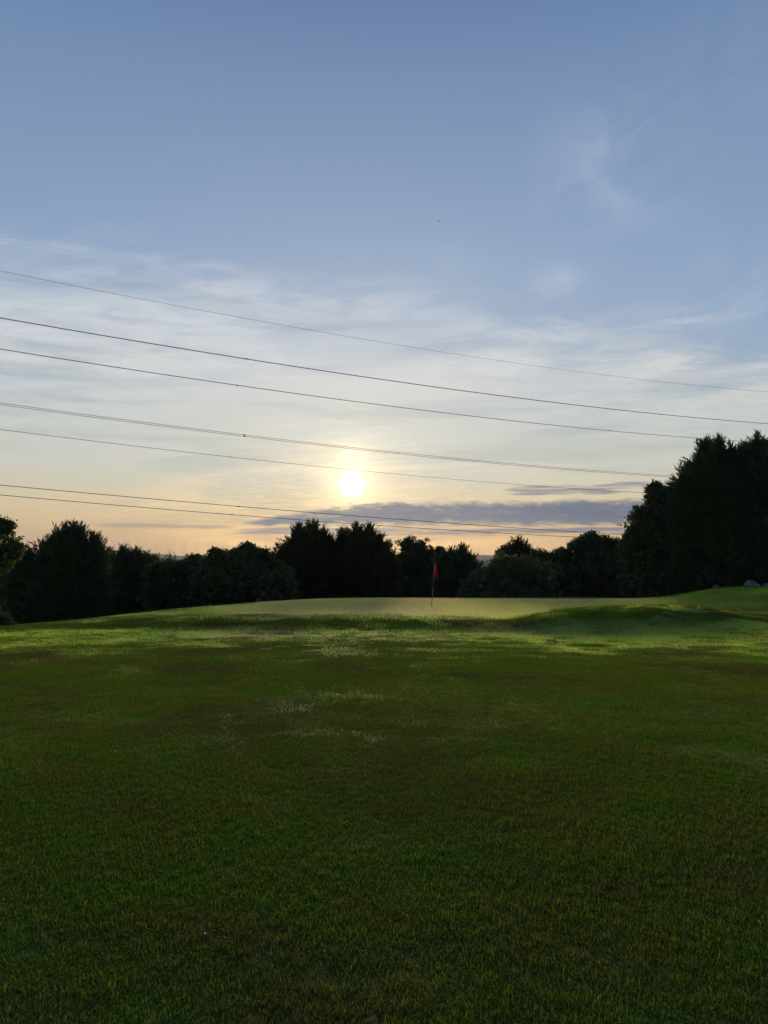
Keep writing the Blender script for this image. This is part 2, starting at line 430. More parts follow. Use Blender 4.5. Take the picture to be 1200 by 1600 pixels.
out_surface(T, b.outputs[0]); M['ground'] = m
M['blade'] = foliage_mat('grass_blade', None, None, trans=0.55, blade=True, gloss=0.018)
M['conifer'] = foliage_mat('conifer_spray', (0.022, 0.046, 0.020), (0.058, 0.092, 0.034), trans=0.3)
M['conifer_warm'] = foliage_mat('conifer_spray_olive', (0.024, 0.032, 0.012), (0.055, 0.062, 0.020), trans=0.28)
M['leaf'] = foliage_mat('broad_leaf', (0.030, 0.050, 0.014), (0.070, 0.095, 0.026), trans=0.4)
M['leaf_dark'] = foliage_mat('dark_broad_leaf', (0.028, 0.048, 0.016), (0.062, 0.088, 0.028), trans=0.35)
M['leaf_grey'] = foliage_mat('grey_green_leaf', (0.045, 0.070, 0.024), (0.095, 0.120, 0.045), trans=0.4)
M['leaf_fresh'] = foliage_mat('fresh_leaf', (0.045, 0.075, 0.014), (0.095, 0.120, 0.030), trans=0.5)
M['bark'] = plain_mat('bark', (0.035, 0.026, 0.018), (0.085, 0.065, 0.045), 9.0, 0.95, 0.8)
M['wire'] = plain_mat('weathered_aluminium', (0.05, 0.05, 0.055), (0.08, 0.08, 0.085), 0.5, 0.7, 0)
M['spacer'] = plain_mat('spacer_metal', (0.03, 0.03, 0.03), (0.05, 0.05, 0.05), 3, 0.7, 0)
M['stone'] = plain_mat('lichened_stone', (0.07, 0.095, 0.08), (0.15, 0.18, 0.155), 3.5, 0.9, 0.6)
M['pole_light'] = plain_mat('pole_cream', (0.34, 0.31, 0.24), (0.42, 0.38, 0.30), 8, 0.45, 0)
M['pole_dark'] = plain_mat('pole_black', (0.03, 0.03, 0.03), (0.05, 0.05, 0.045), 8, 0.45, 0)
M['cup'] = plain_mat('cup_liner', (0.55, 0.55, 0.52), (0.7, 0.7, 0.66), 8, 0.6, 0)
M['bird'] = plain_mat('dark_feather', (0.03, 0.03, 0.035), (0.06, 0.06, 0.065), 9, 0.8, 0)
M['petal'] = plain_mat('white_petal', (0.70, 0.70, 0.66), (0.8, 0.8, 0.78), 9, 0.8, 0)
M['dead_leaf'] = foliage_mat('dead_leaf', (0.22, 0.17, 0.07), (0.30, 0.24, 0.10), trans=0.3)
M['hill'] = plain_mat('far_fields', (0.030, 0.045, 0.025), (0.085, 0.095, 0.045), 0.006, 0.95, 0)
m, T = new_mat('red_flag_cloth')
d = T.n('ShaderNodeBsdfDiffuse'); d.inputs[0].default_value = (0.55, 0.017, 0.042, 1)
tr = T.n('ShaderNodeBsdfTranslucent'); tr.inputs[0].default_value = (0.66, 0.026, 0.056, 1)
mx = T.n('ShaderNodeMixShader'); mx.inputs[0].default_value = 0.55
T.t.links.new(d.outputs[0], mx.inputs[1]); T.t.links.new(tr.outputs[0], mx.inputs[2]); out_surface(T, mx.outputs[0])
M['flag'] = m

# ------------------------------------------------------------------ ground sheet
NA = 300
# finer rings where the camera sees the turf
rr = np.concatenate((np.linspace(0.4, 20, 70), np.linspace(20.25, 62, 168), np.geomspace(63.5, 6000, 60)))
aa = np.concatenate((np.linspace(-40, 40, 200, endpoint=False), np.linspace(40, 320, 100, endpoint=False))) * math.pi / 180
R2, A2 = np.meshgrid(rr, aa, indexing='ij')
gx, gy = (R2 * np.sin(A2)).ravel(), (R2 * np.cos(A2)).ravel()
gz = terrain(gx, gy)
gv = np.column_stack((gx, gy, gz))
gv = np.vstack((gv, (0, 0, tz(0, 0))))
ci = len(gv) - 1
ii, jj = np.meshgrid(np.arange(len(rr) - 1), np.arange(NA), indexing='ij')
j2 = (jj + 1) % NA
quads = np.stack((ii * NA + jj, ii * NA + j2, (ii + 1) * NA + j2, (ii + 1) * NA + jj), -1).reshape(-1, 4)[:, ::-1]
tris = np.stack((np.full(NA, ci), (np.arange(NA) + 1) % NA, np.arange(NA)), -1)
ground = mesh_np('ground', gv, np.concatenate((quads.ravel(), tris.ravel())), np.concatenate((np.full(len(quads), 4), np.full(NA, 3))), M['ground'], smooth=True)
tag(ground, 'rolling grass ground sloping down behind the putting green', 'ground', kind='structure')
me = ground.data
a = me.attributes.new('green', 'FLOAT', 'POINT'); a.data.foreach_set('value', green_mask(gv[:, 0], gv[:, 1]).astype(np.float32))
a = me.attributes.new('wild', 'FLOAT', 'POINT'); a.data.foreach_set('value', sstep(46, 60, np.hypot(gv[:, 0], gv[:, 1])).astype(np.float32))

# close by, the nap is built blade by blade; farther out the sheet carries it
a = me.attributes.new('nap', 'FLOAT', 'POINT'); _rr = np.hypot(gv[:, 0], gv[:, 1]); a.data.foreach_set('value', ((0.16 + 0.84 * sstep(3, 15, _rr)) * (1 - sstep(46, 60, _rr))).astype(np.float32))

# far hills: two ridges across the valley
def ridge(name, dist, tops, seed, depth, label):
    us = np.linspace(-900, 2100, 420)
    v = np.interp(us, [t[0] for t in tops], [t[1] for t in tops])
    rs = np.random.RandomState(seed)
    v = v - 0.9 * wnoise(us, us * 0, 1 / 90.0, seed) - 0.6 * np.abs(rs.normal(0, 1, len(us))) * (rs.rand(len(us)) < 0.4)
    rows = []
    for k, (t, f) in enumerate(((0, -0.02), (0.25, 0.25), (0.5, 0.6), (0.72, 0.85), (0.9, 0.97), (1.0, 1.0), (1.2, 0.8), (1.6, 0.0))):
        row = []
        for u, vv in zip(us, v):
            ztop = at(u, vv, dist).z + 30
            Y = dist - depth * (1 - t)
            row.append((ray(u, 880).x / ray(u, 880).y * Y, Y, -30 + ztop * f + (3 * wnoise(np.array(u), np.array(k * 70.0), 1 / 60.0, 3) if 0 < k < 5 else 0)))
        rows.append(row)
    V = np.array(rows).reshape(-1, 3); n = len(us)
    q = [(k * n + i, k * n + i + 1, (k + 1) * n + i + 1, (k + 1) * n + i) for k in range(len(rows) - 1) for i in range(n - 1)]
    o = mesh_np(name, V, np.array(q).ravel(), np.full(len(q), 4), M['hill'], smooth=True)
    return tag(o, label, 'hills', kind='structure')
ridge('hills', 3600, [(-900, 862), (0, 861), (150, 860), (180, 860.5), (230, 864), (270, 868), (300, 868), (420, 864), (460, 866), (600, 869), (740, 867), (790, 868), (850, 866), (1000, 868), (2100, 862)], 2, 900,
      'low blue-grey hills on the skyline beyond the trees')
ridge('hills', 1500, [(-900, 876), (0, 876), (240, 872), (300, 874), (470, 874), (600, 877), (735, 873), (765, 872), (800, 874), (1000, 876), (2100, 874)], 5, 500,
      'nearer dark wooded slope below the skyline hills')

# ------------------------------------------------------------------ grass
protos = bpy.data.collections.new('grass_patches')      # only instanced, never linked to the scene
def grass_patch(idx, radius, n, lmin, lmax, w, mat, lean, seed, clump=0.5):
    rs = np.random.RandomState(seed)
    r = radius * np.sqrt(rs.rand(n)); th = rs.rand(n) * 2 * math.pi
    bx, by = r * np.cos(th), r * np.sin(th)
    cl = 0.5 + 0.5 * wnoise(bx, by, 2.3 / radius, (seed * 3) % 14)
    fade = 1 - 0.35 * (r / radius) ** 3
    L = (lmin + (lmax - lmin) * rs.rand(n) ** 1.4) * (1 - clump + 2 * clump * cl) * fade
    face = rs.rand(n) * 2 * math.pi
    ld = face + math.pi / 2 + rs.normal(0, 0.5, n)
    ln = np.minimum(lean * (0.30 + 0.95 * rs.rand(n)), 1.9)
    wid = w * rs.uniform(0.7, 1.3, n)
    wx, wy = np.cos(face) * wid / 2, np.sin(face) * wid / 2
    dx, dy = np.cos(ld), np.sin(ld)
    V = np.zeros((n, 5, 3))
    s1, s2 = np.sin(ln * 0.6), np.sin(np.minimum(ln * 1.35, 2.1))
    c1, c2 = np.cos(ln * 0.6), np.cos(np.minimum(ln * 1.35, 2.1))
    hx, hy, hz = bx + dx * s1 * L * 0.55, by + dy * s1 * L * 0.55, c1 * L * 0.55
    tx, ty, tz_ = hx + dx * s2 * L * 0.45, hy + dy * s2 * L * 0.45, hz + c2 * L * 0.45
    V[:, 0] = np.stack((bx - wx, by - wy, np.full(n, -0.012)), -1); V[:, 1] = np.stack((bx + wx, by + wy, np.full(n, -0.012)), -1)
    V[:, 2] = np.stack((hx + wx * .8, hy + wy * .8, hz), -1); V[:, 3] = np.stack((hx - wx * .8, hy - wy * .8, hz), -1)
    V[:, 4] = np.stack((tx, ty, tz_), -1)
    b = (np.arange(n) * 5)[:, None]
    fl = np.concatenate((b + np.array([[0, 1, 2, 3]]), b + np.array([[3, 2, 4]])), 1).ravel()
    tot = np.tile((4, 3), n)
    v = rs.rand(n)
    o = mesh_np('grass_patch_%02d' % idx, V.reshape(-1, 3), fl, tot, mat, attr={'v': np.repeat(v, 2)})
    C.objects.unlink(o); protos.objects.link(o)

for k in range(5): grass_patch(k, 0.34, 3300, 0.012, 0.040, 0.0031, M['blade'], 1.25, 10 + k, 0.75)
for k in range(4): grass_patch(5 + k, 0.62, 1500, 0.012, 0.038, 0.0048, M['blade'], 1.1, 30 + k, 0.75)
for k in range(3): grass_patch(9 + k, 1.25, 620, 0.012, 0.040, 0.0085, M['blade'], 0.9, 50 + k, 0.7)
for k in range(3): grass_patch(12 + k, 0.26, 150, 0.05, 0.13, 0.009, M['blade'], 0.8, 70 + k, 0.5)

def scatter_disc(r0, r1, gap, seed, yaw=0.60, extra=2.0):
    rs = np.random.RandomState(seed)
    g = np.arange(-r1 - 2, r1 + 2, gap)
    x, y = np.meshgrid(g, g); x, y = x.ravel(), y.ravel()
    x = x + rs.uniform(-.5, .5, len(x)) * gap; y = y + rs.uniform(-.5, .5, len(y)) * gap
    r = np.hypot(x, y)
    k = (r > r0) & (r <= r1) & (y > 0) & (np.abs(x) < yaw * y + extra)
    return x[k], y[k]

def instancer(name, x, y, idx, scl, seed, label, cat):
    rs = np.random.RandomState(seed); n = len(x)
    z = terrain(x, y); e = 0.3
    nx, ny = -(terrain(x + e, y) - z) / e, -(terrain(x, y + e) - z) / e
    rot = np.zeros((n, 3)); spin = rs.rand(n) * 2 * math.pi
    for i in range(n):
        q = Vector((nx[i], ny[i], 1.0)).to_track_quat('Z', 'Y').to_matrix() @ Matrix.Rotation(spin[i], 3, 'Z')
        rot[i] = q.to_euler()
    me = bpy.data.meshes.new(name)
    me.vertices.add(n); me.vertices.foreach_set('co', np.column_stack((x, y, z)).astype(np.float32).ravel())
    a = me.attributes.new('rot', 'FLOAT_VECTOR', 'POINT'); a.data.foreach_set('vector', rot.astype(np.float32).ravel())
    a = me.attributes.new('scl', 'FLOAT_VECTOR', 'POINT'); a.data.foreach_set('vector', scl.astype(np.float32).ravel())
    a = me.attributes.new('idx', 'INT', 'POINT'); a.data.foreach_set('value', idx.astype(np.int32))
    o = bpy.data.objects.new(name, me); C.objects.link(o)
    g = bpy.data.node_groups.new(name + '_scatter', 'GeometryNodeTree')
    g.interface.new_socket('Geometry', in_out='INPUT', socket_type='NodeSocketGeometry')
    g.interface.new_socket('Geometry', in_out='OUTPUT', socket_type='NodeSocketGeometry')
    gi, go = g.nodes.new('NodeGroupInput'), g.nodes.new('NodeGroupOutput')
    ip = g.nodes.new('GeometryNodeInstanceOnPoints'); ip.inputs['Pick Instance'].default_value = True
    cinf = g.nodes.new('GeometryNodeCollectionInfo'); cinf.inputs[0].default_value = protos
    cinf.inputs['Separate Children'].default_value = True; cinf.inputs['Reset Children'].default_value = True
    def na(nm, ty):
        q = g.nodes.new('GeometryNodeInputNamedAttribute'); q.data_type = ty; q.inputs['Name'].default_value = nm
        return q.outputs['Attribute']
    L = g.links.new
    L(gi.outputs[0], ip.inputs['Points']); L(cinf.outputs[0], ip.inputs['Instance'])
    L(na('idx', 'INT'), ip.inputs['Instance Index'])
    e2r = g.nodes.new('FunctionNodeEulerToRotation'); L(na('rot', 'FLOAT_VECTOR'), e2r.inputs[0]); L(e2r.outputs[0], ip.inputs['Rotation'])
    L(na('scl', 'FLOAT_VECTOR'), ip.inputs['Scale']); L(ip.outputs[0], go.inputs[0])
    md = o.modifiers.new('scatter', 'NODES'); md.node_group = g
    return tag(o, label, cat, kind='stuff')

rs = np.random.RandomState(8)
xs, ys, ids = [], [], []
for (r0, r1, gap, i0, ni, seed, fin, fout) in ((1.6, 10.5, 0.30, 0, 5, 1, None, (4.5, 10.0)), (2.8, 26.0, 0.42, 5, 4, 2, (2.8, 6.0), (12.0, 25.0)),
                                               (8.0, 58.0, 0.72, 9, 3, 3, (8.0, 15.0), None)):
    x, y = scatter_disc(r0, r1, gap, seed)
    r = np.hypot(x, y); p = np.ones(len(x))
    if fin: p = p * sstep(*fin, r)
    if fout: p = p * (1 - sstep(*fout, r))
    k = rs.rand(len(x)) < p
    x, y = x[k], y[k]
    xs.append(x); ys.append(y); ids.append(rs.randint(i0, i0 + ni, len(x)))
x, y, idx = np.concatenate(xs), np.concatenate(ys), np.concatenate(ids)
keep = (green_mask(x, y) < rs.uniform(0.1, 0.95, len(x))) & ((rs.rand(len(x)) < 1 - 0.62 * sstep(11, 27, np.hypot(x, y)) - 0.15 * ((x > 6) & (y > 24.5) & (y < 30))) | ((np.abs(y - 26.4) < 0.8) & (x < 6)))
x, y, idx = x[keep], y[keep], idx[keep]
nt = 620
tx = rs.uniform(-14, 17, nt); ty = 26.6 + 0.5 * wnoise(tx, tx * 0, 0.12, 3) + rs.normal(0, 0.55, nt)
mx_, my_ = rs.uniform(6.5, 16, 60), rs.uniform(26.6, 28.6, 60)
ey = 2.6 + 22 * rs.rand(900) ** 1.2; ex = rs.uniform(-0.62, 0.62, 900) * ey
tx, ty = np.concatenate((tx, mx_, ex)), np.concatenate((ty, my_, ey))
kk = (wnoise(tx, ty, 0.5, 9) > -0.15) & (green_mask(tx, ty) < 0.3)
x = np.concatenate((x, tx[kk])); y = np.concatenate((y, ty[kk])); idx = np.concatenate((idx, rs.randint(12, 15, kk.sum())))
tuft = idx >= 12
hs = 1.05 + 0.40 * wnoise(x, y, 0.45) + 0.35 * wnoise(x, y, 1.3, 7)
hs = np.clip(hs, 0.88, 1.6) * np.where(np.hypot(x, y) > 24, 1.35, 1.0)
hs = hs * (1 + 1.2 * np.exp(-((y - 26.8) / 1.3) ** 2) * (x > -12))
hs[tuft] = rs.uniform(0.3, 0.75, tuft.sum()) * np.where(y[tuft] < 25, 0.62, 1.0)
sc = np.where(tuft, rs.uniform(0.6, 1.5, len(x)) * np.where(y < 12, 0.5, 1.0), 1.0)
scl = np.column_stack((sc, sc, hs))
instancer('lawn_grass', x, y, idx, scl, 5, 'short mown grass of the fairway and banks around the green', 'grass')

# ------------------------------------------------------------------ trees
def leaf_tris(pos, dirs, length, width, rs, kinds=1):
    """pos (n,3), dirs (n,3): kite-shaped faces"""
    n = len(pos)
    d = dirs / (np.linalg.norm(dirs, axis=1, keepdims=True) + 1e-9)
    a = np.cross(d, rs.normal(0, 1, (n, 3))); a /= (np.linalg.norm(a, axis=1, keepdims=True) + 1e-9)
    L = length[:, None]; w = width[:, None]
    V = np.stack((pos, pos + d * L * 0.45 + a * w * 0.5, pos + d * L, pos + d * L * 0.45 - a * w * 0.5), 1)
    return V.reshape(-1, 3)

def build_leaves(name, V, mat, parent, rs):
    n = len(V) // 4
    fl = np.arange(n * 4)
    return mesh_np(name, V, fl, np.full(n, 4), mat, parent, attr={'v': rs.rand(n)})

def conifer(name, Y, lobes, label, mat, group, seed, dens=1.0, spike=1.0, steep=1.25, profile=0.95):
    """dense evergreen out of several leaders; lobes: (u, v_top, half width in px at the foot)"""
    rs = np.random.RandomState(seed)
    pts = [at(u, v, Y) for u, v, h in lobes]
    main = max(range(len(lobes)), key=lambda i: pts[i].z)
    bx = pts[main].x; by = Y
    gz0 = tz(bx, by)
    root = empty(name, (bx, by, gz0))
    Vall = []; limb = []
    for i, ((u, v, hw), p) in enumerate(zip(lobes, pts)):
        R = hw / F * Y
        oy = by + (0 if i == main else rs.uniform(-0.7, 0.7) * R)
        ox = p.x - bx; H = p.z - gz0 - 0.62 * spike
        n = int(dens * 900 * (R * H / 4.0) ** 0.85)
        n = max(500, min(n, 6500))
        CH = min(H * 0.9, steep * R)                       # height of the tapering tip above the full-width body
        def width(z):
            return R * np.clip((H - z) / CH, 0, 1) ** profile * (0.9 + 0.1 * z / H)
        # branch plumes: curved boughs that break up the outline
        nb = int(60 * dens * max(1.0, R * H / 6.0) ** 0.6)
        zb = np.concatenate((H * rs.rand(nb) ** 0.8 * 0.97, H - CH * rs.rand(nb) ** 1.3 * 1.1))
        zb = np.clip(zb, 0.3, H * 0.985); nb = len(zb)
        pb = rs.rand(nb) * 2 * math.pi
        rb = width(zb) * (1 + 0.10 * np.sin(pb * 3 + zb * 2.1 + seed) + 0.08 * np.sin(pb * 5 - zb * 3.7))
        tf = np.clip((zb - (H - CH)) / CH, 0, 1)
        bl = spike * (0.5 + 0.9 * rs.rand(nb) ** 1.5) * np.clip(0.5 + 0.3 * R, 0.55, 1.1)
        bd = np.column_stack((np.cos(pb) * (1.0 - 0.55 * tf), np.sin(pb) * (1.0 - 0.55 * tf), 0.45 + 0.9 * tf)) + rs.normal(0, 0.16, (nb, 3))
        bd /= np.linalg.norm(bd, axis=1, keepdims=True)
        start = np.column_stack((ox + 0.78 * rb * np.cos(pb), oy - by + 0.78 * rb * np.sin(pb), zb - 0.25 * bl))
        per = 34
        f = rs.rand(nb, per)
        q = start[:, None, :] + bd[:, None, :] * (bl[:, None] * f)[:, :, None] + rs.normal(0, 1, (nb, per, 3)) * (0.10 * bl[:, None] * (1.05 - f))[:, :, None]
        dirs = bd[:, None, :] * 1.0 + rs.normal(0, 0.42, (nb, per, 3))
        L = (bl[:, None] * (0.30 - 0.10 * f) * rs.uniform(0.7, 1.3, (nb, per))).ravel()
        Vall.append(leaf_tris(q.reshape(-1, 3), dirs.reshape(-1, 3), L, L * 0.28, rs))
        # thin shoots at the bough ends and round the leader
        tip = start + bd * (bl * 0.9)[:, None]
        for k in range(3):
            Ls = bl * rs.uniform(0.22, 0.5, nb)
            Vall.append(leaf_tris(tip + rs.normal(0, 0.05, (nb, 3)) * bl[:, None], bd + rs.normal(0, 0.35, (nb, 3)) + np.array((0, 0, 0.25)), Ls, Ls * 0.13, rs))
        nl = 26
        zl = H - CH * 0.5 * rs.rand(nl) ** 1.5
        al = rs.rand(nl) * 6.28; rl = width(zl) * 0.8 * rs.rand(nl)
        ql = np.column_stack((ox + rl * np.cos(al), oy - by + rl * np.sin(al), zl))
        for k in range(5):
            Ls = rs.uniform(0.25, 0.6, nl)
            Vall.append(leaf_tris(ql + np.array((0, 0, 0.12 * k)), np.column_stack((np.cos(al) * 0.5, np.sin(al) * 0.5, np.ones(nl))) + rs.normal(0, 0.35, (nl, 3)), Ls, Ls * 0.15, rs))
        # general cover
        n = int(max(700, min(dens * 1100 * (R * H / 4.0) ** 0.8, 7000)))
        z = H * np.concatenate((rs.rand(n) ** 0.9, 1 - CH / H * rs.rand(n // 3)))
        n = len(z)
        ph = rs.rand(n) * 2 * math.pi
        rad = width(z) * (1 + 0.10 * np.sin(ph * 3 + z * 2.1 + seed) + 0.08 * np.sin(ph * 5 - z * 3.7)) * (0.4 + 0.5 * rs.rand(n) ** 0.4)
        t = np.clip((z - (H - CH)) / CH, 0, 1)
        base = np.column_stack((ox + rad * np.cos(ph), oy - by + rad * np.sin(ph), z * 0.985))
        out = np.column_stack((np.cos(ph) * (1.0 - 0.5 * t), np.sin(ph) * (1.0 - 0.5 * t), 0.4 + 0.8 * t)) + rs.normal(0, 0.3, (n, 3))
        size = spike * (0.28 + 0.24 * rs.rand(n)) * np.clip(0.6 + R * 0.2, 0.6, 1.1)
        for k in range(4):
            f = k / 4.0
            q = base + out * (size * f * 0.7)[:, None]
            Vall.append(leaf_tris(q, out * 0.8 + rs.normal(0, 0.6, (n, 3)) * (1.0 - 0.6 * f), size * (0.62 - 0.2 * f), size * (0.25 - 0.08 * f), rs))
        # inner foliage that closes the crown
        ni = n // 2
        z2 = H * 0.93 * rs.rand(ni); ph2 = rs.rand(ni) * 2 * math.pi; r2 = width(z2) * 0.66 * np.sqrt(rs.rand(ni))
        q = np.column_stack((ox + r2 * np.cos(ph2), oy - by + r2 * np.sin(ph2), z2))
        s2 = np.clip(width(z2) * 0.36, 0.14, 0.75) * rs.uniform(0.7, 1.3, ni)
        Vall.append(leaf_tris(q, rs.normal(0, 1, (ni, 3)) + np.array((0, 0, .5)), s2 * 1.3, s2, rs))
        limb.append(tube([(0 if i == main else ox * 0.25, 0, 0.0 if i == main else 0.4), (ox * 0.8, (oy - by) * 0.7, H * 0.35), (ox, oy - by, H * 0.96)],
                         [max(0.10, H * 0.022), max(0.07, H * 0.014), 0.012], 7))
    mesh_pf('trunk', [tube([(0, 0, -0.35), (0, 0, 0.25), (limb[main][0][0][0] * 0, 0, pts[main].z * 0.3 + 1)], [0.3, 0.22, 0.16], 8)] + limb, M['bark'], root)
    build_leaves('crown', np.concatenate(Vall), mat, root, rs)
    tag(root, label, 'tree', group)
    return root

def broadleaf(name, Y, lobes, label, mat, group, seed, leaf=0.16, dens=1.0, skirt=True, hollow=0.0, cat='tree', trunk=None, clump_s=1.0):
    """lobes: (u, v centre, half width px, half height px); leaf clumps on the lobes' shells"""
    rs = np.random.RandomState(seed)
    k = F / Y
    cs = [at(u, v, Y) for u, v, a, b_ in lobes]
    bx = float(np.mean([c.x for c in cs])) if trunk is None else trunk
    gz0 = tz(bx, Y)
    root = empty(name, (bx, Y, gz0))
    Vall, limbs, twigs = [], [], []
    for (u, v, a, b_), c in zip(lobes, cs):
        rx, rz = a / k, b_ / k; ry = rx * rs.uniform(0.75, 1.0)
        cx, cyy, cz = c.x - bx, rs.uniform(-0.35, 0.35) * rx, c.z - gz0
        area = rx * rz + rx * ry
        nc = int(max(26, min(330, 30 * area * dens)))          # clumps
        d = rs.normal(0, 1, (nc, 3)); d /= np.linalg.norm(d, axis=1, keepdims=True)
        shell = (0.60 + 0.40 * rs.rand(nc) ** 0.6) * (1 + 0.19 * np.clip(rs.normal(0, 1, nc), -1.5, 1.6))
        cc = d * shell[:, None] * np.array((rx, ry, rz)) + np.array((cx, cyy, cz))
        csz = clump_s * (0.20 + 0.22 * rs.rand(nc)) * np.clip(0.5 + 0.35 * rx, 0.5, 1.15)
        per = int(46 * min(1.6, dens ** 0.5))
        off = rs.normal(0, 0.5, (nc, per, 3)); off[:, :, 2] *= 0.75
        q = (cc[:, None, :] + off * csz[:, None, None]).reshape(-1, 3)
        q = q[rs.rand(len(q)) > hollow]
        n = len(q)
        L = leaf * rs.uniform(0.6, 1.35, n)
        Vall.append(leaf_tris(q, rs.normal(0, 1, (n, 3)) + np.array((0, 0, -0.1)), L, L * 0.72, rs))
        ni = int(nc * (9 if hollow == 0 else 2))               # inner foliage
        d2 = rs.normal(0, 1, (ni, 3)); d2 /= np.linalg.norm(d2, axis=1, keepdims=True)
        q = d2 * (0.74 * rs.rand(ni)[:, None] ** 0.4) * np.array((rx, ry, rz)) + np.array((cx, cyy, cz))
        s2 = np.clip(rx * 0.30, 0.12, 0.55) * rs.uniform(0.6, 1.3, ni)
        if hollow == 0: Vall.append(leaf_tris(q, rs.normal(0, 1, (ni, 3)), s2 * 1.2, s2, rs))
        # limb to the lobe and twigs to some clumps
        st = np.array((cx * 0.15, 0, max(0.3, cz * 0.3))); mid = np.array((cx * 0.65, cyy * 0.5, cz * 0.72)); en = np.array((cx, cyy, cz + rz * 0.25))
        limbs.append(tube([st, mid, en], [0.09 + 0.02 * rx, 0.06, 0.02], 6))
        for j in rs.choice(nc, min(nc, 14), replace=False):
            s = en * 0.5 + mid * 0.5
            twigs.append(tube([s, (s + cc[j]) / 2 + rs.normal(0, 0.08, 3), cc[j]], [0.03, 0.018, 0.006], 5))
        if skirt:
            ns = int(200 * dens * rx * max(0.3, cz) / 3)
            q = np.column_stack((cx + rs.uniform(-1, 1, ns) * rx * 0.85, cyy + rs.normal(0, 0.45, ns) * ry, rs.rand(ns) * max(0.2, cz)))
            s2 = rs.uniform(0.18, 0.5, ns)
            Vall.append(leaf_tris(q, rs.normal(0, 1, (ns, 3)), s2 * 1.2, s2, rs))
    mesh_pf('trunk', [tube([(0, 0, -0.35), (0.0, 0, 0.5), (0, 0, max(0.7, np.mean([c.z for c in cs]) - gz0))], [0.20, 0.15, 0.07], 8)] + limbs + twigs, M['bark'], root)
    build_leaves('crown', np.concatenate(Vall), mat, root, rs)
    tag(root, label, cat, group)
    return root

G = 'trees of the belt behind the green'
broadleaf('young_tree', 27.0, [(-22, 826, 40, 30), (8, 850, 24, 18), (0, 872, 24, 18), (-30, 880, 40, 26), (10, 822, 13, 14), (26, 858, 12, 9)],
          'young broadleaf tree with open twiggy crown and light showing between its leaves', M['leaf_fresh'], None, 11, leaf=0.085, dens=1.7, skirt=False, hollow=0.15, trunk=-14.9, clump_s=0.62)
broadleaf('bush', 29.0, [(-25, 962, 26, 18), (2, 970, 12, 10)], 'low dark bush at the foot of the young twiggy tree', M['leaf_dark'], None, 12, leaf=0.10, dens=1.4, cat='bush')
conifer('conifer', 62, [(-70, 835, 60), (-20, 842, 45), (18, 850, 34), (36, 853, 20)], 'dark conifer showing only behind the young twiggy tree', M['conifer'], G, 13)
conifer('conifer', 52, [(113, 815, 22), (84, 834, 26), (143, 831, 20), (66, 848, 28), (52, 858, 28), (155, 840, 16), (100, 824, 28), (128, 823, 22), (110, 842, 54), (135, 850, 34)],
        'broad dark conifer with one blunt peak and sloping shoulders', M['conifer'], G, 14, dens=1.15)
conifer('conifer', 63, [(192, 852, 24), (176, 862, 24), (204, 860, 18)], 'short pointed conifer beside the broad blunt-peaked one', M['conifer'], G, 15)
conifer('conifer', 64, [(213, 856, 20), (224, 862, 20)], 'thin-topped conifer second from the broad blunt-peaked one', M['conifer'], G, 16)
conifer('conifer', 64, [(243, 866, 22), (262, 873, 22), (234, 868, 16)], 'low dark conifer adjoining the wide thorn bush', M['conifer'], G, 17)
broadleaf('thorn_tree', 56, [(262, 902, 32, 28), (300, 890, 26, 18), (285, 912, 40, 30), (250, 925, 30, 22), (298, 934, 36, 18), (306, 872, 9, 6)],
          'low rounded thorn tree with ragged top next to the low conifers', M['leaf_dark'], G, 18, leaf=0.17)
broadleaf('thorn_tree', 54, [(345, 880, 32, 18), (385, 872, 30, 18), (375, 905, 55, 32), (415, 885, 24, 18), (335, 912, 34, 28), (386, 856, 8, 6), (338, 864, 8, 5), (410, 864, 7, 4), (430, 920, 30, 24)],
          'widest bushy thorn tree with paler leaf clumps, flanking the twin tall conifers', M['leaf'], G, 19, leaf=0.17)
broadleaf('elder_bush', 52, [(440, 905, 20, 20), (448, 925, 18, 16), (425, 915, 22, 20), (452, 908, 10, 10)], 'grey-green leafy bush against the edge of the twin tall conifers', M['leaf_grey'], None, 20, leaf=0.16, cat='bush')
conifer('conifer', 60, [(489, 814, 20), (468, 819, 18), (505, 825, 17), (482, 830, 38), (456, 838, 24), (446, 850, 24), (500, 845, 36), (515, 838, 20)],
        'tall bushy conifer with twin tips, dimmed by glare under the sun', M['conifer_warm'], G, 21, dens=1.15)
conifer('conifer', 60.5, [(557, 817, 18), (577, 818, 19), (535, 825, 15), (568, 832, 36), (592, 836, 22), (603, 850, 20), (540, 848, 30), (585, 850, 34)],
        'tall bushy conifer with three tips, right below the sun and grey cloud', M['conifer_warm'], G, 22, dens=1.15)
broadleaf('ash_tree', 66, [(638, 852, 14, 14), (657, 856, 11, 14), (672, 866, 8, 10), (642, 880, 22, 20), (687, 862, 6, 8), (664, 888, 26, 20), (625, 884, 16, 18), (632, 918, 24, 22), (662, 918, 26, 22)],
          'slender broadleaf tree with loose see-through top behind the flag', M['leaf'], G, 23, leaf=0.16, hollow=0.0)
conifer('spiky_tree', 58, [(706, 856, 18), (722, 851, 17), (733, 864, 14), (694, 862, 16), (712, 868, 28)],
        'dark spiky-topped tree just behind the red flag', M['conifer'], G, 24, steep=0.8)
broadleaf('willow_bush', 51, [(742, 925, 24, 24), (765, 906, 28, 24), (795, 898, 34, 30), (775, 930, 44, 24), (830, 905, 34, 34), (820, 930, 44, 26)],
          'rounded pale grey-green willow bush beyond the back of the green', M['leaf_grey'], None, 25, leaf=0.14, dens=1.2, cat='bush')
conifer('conifer', 60, [(809, 838, 17), (796, 850, 16), (822, 850, 16), (835, 858, 15)],
        'conifer with a star-like pointed top rising over the pale willow bush', M['conifer_warm'], G, 26)
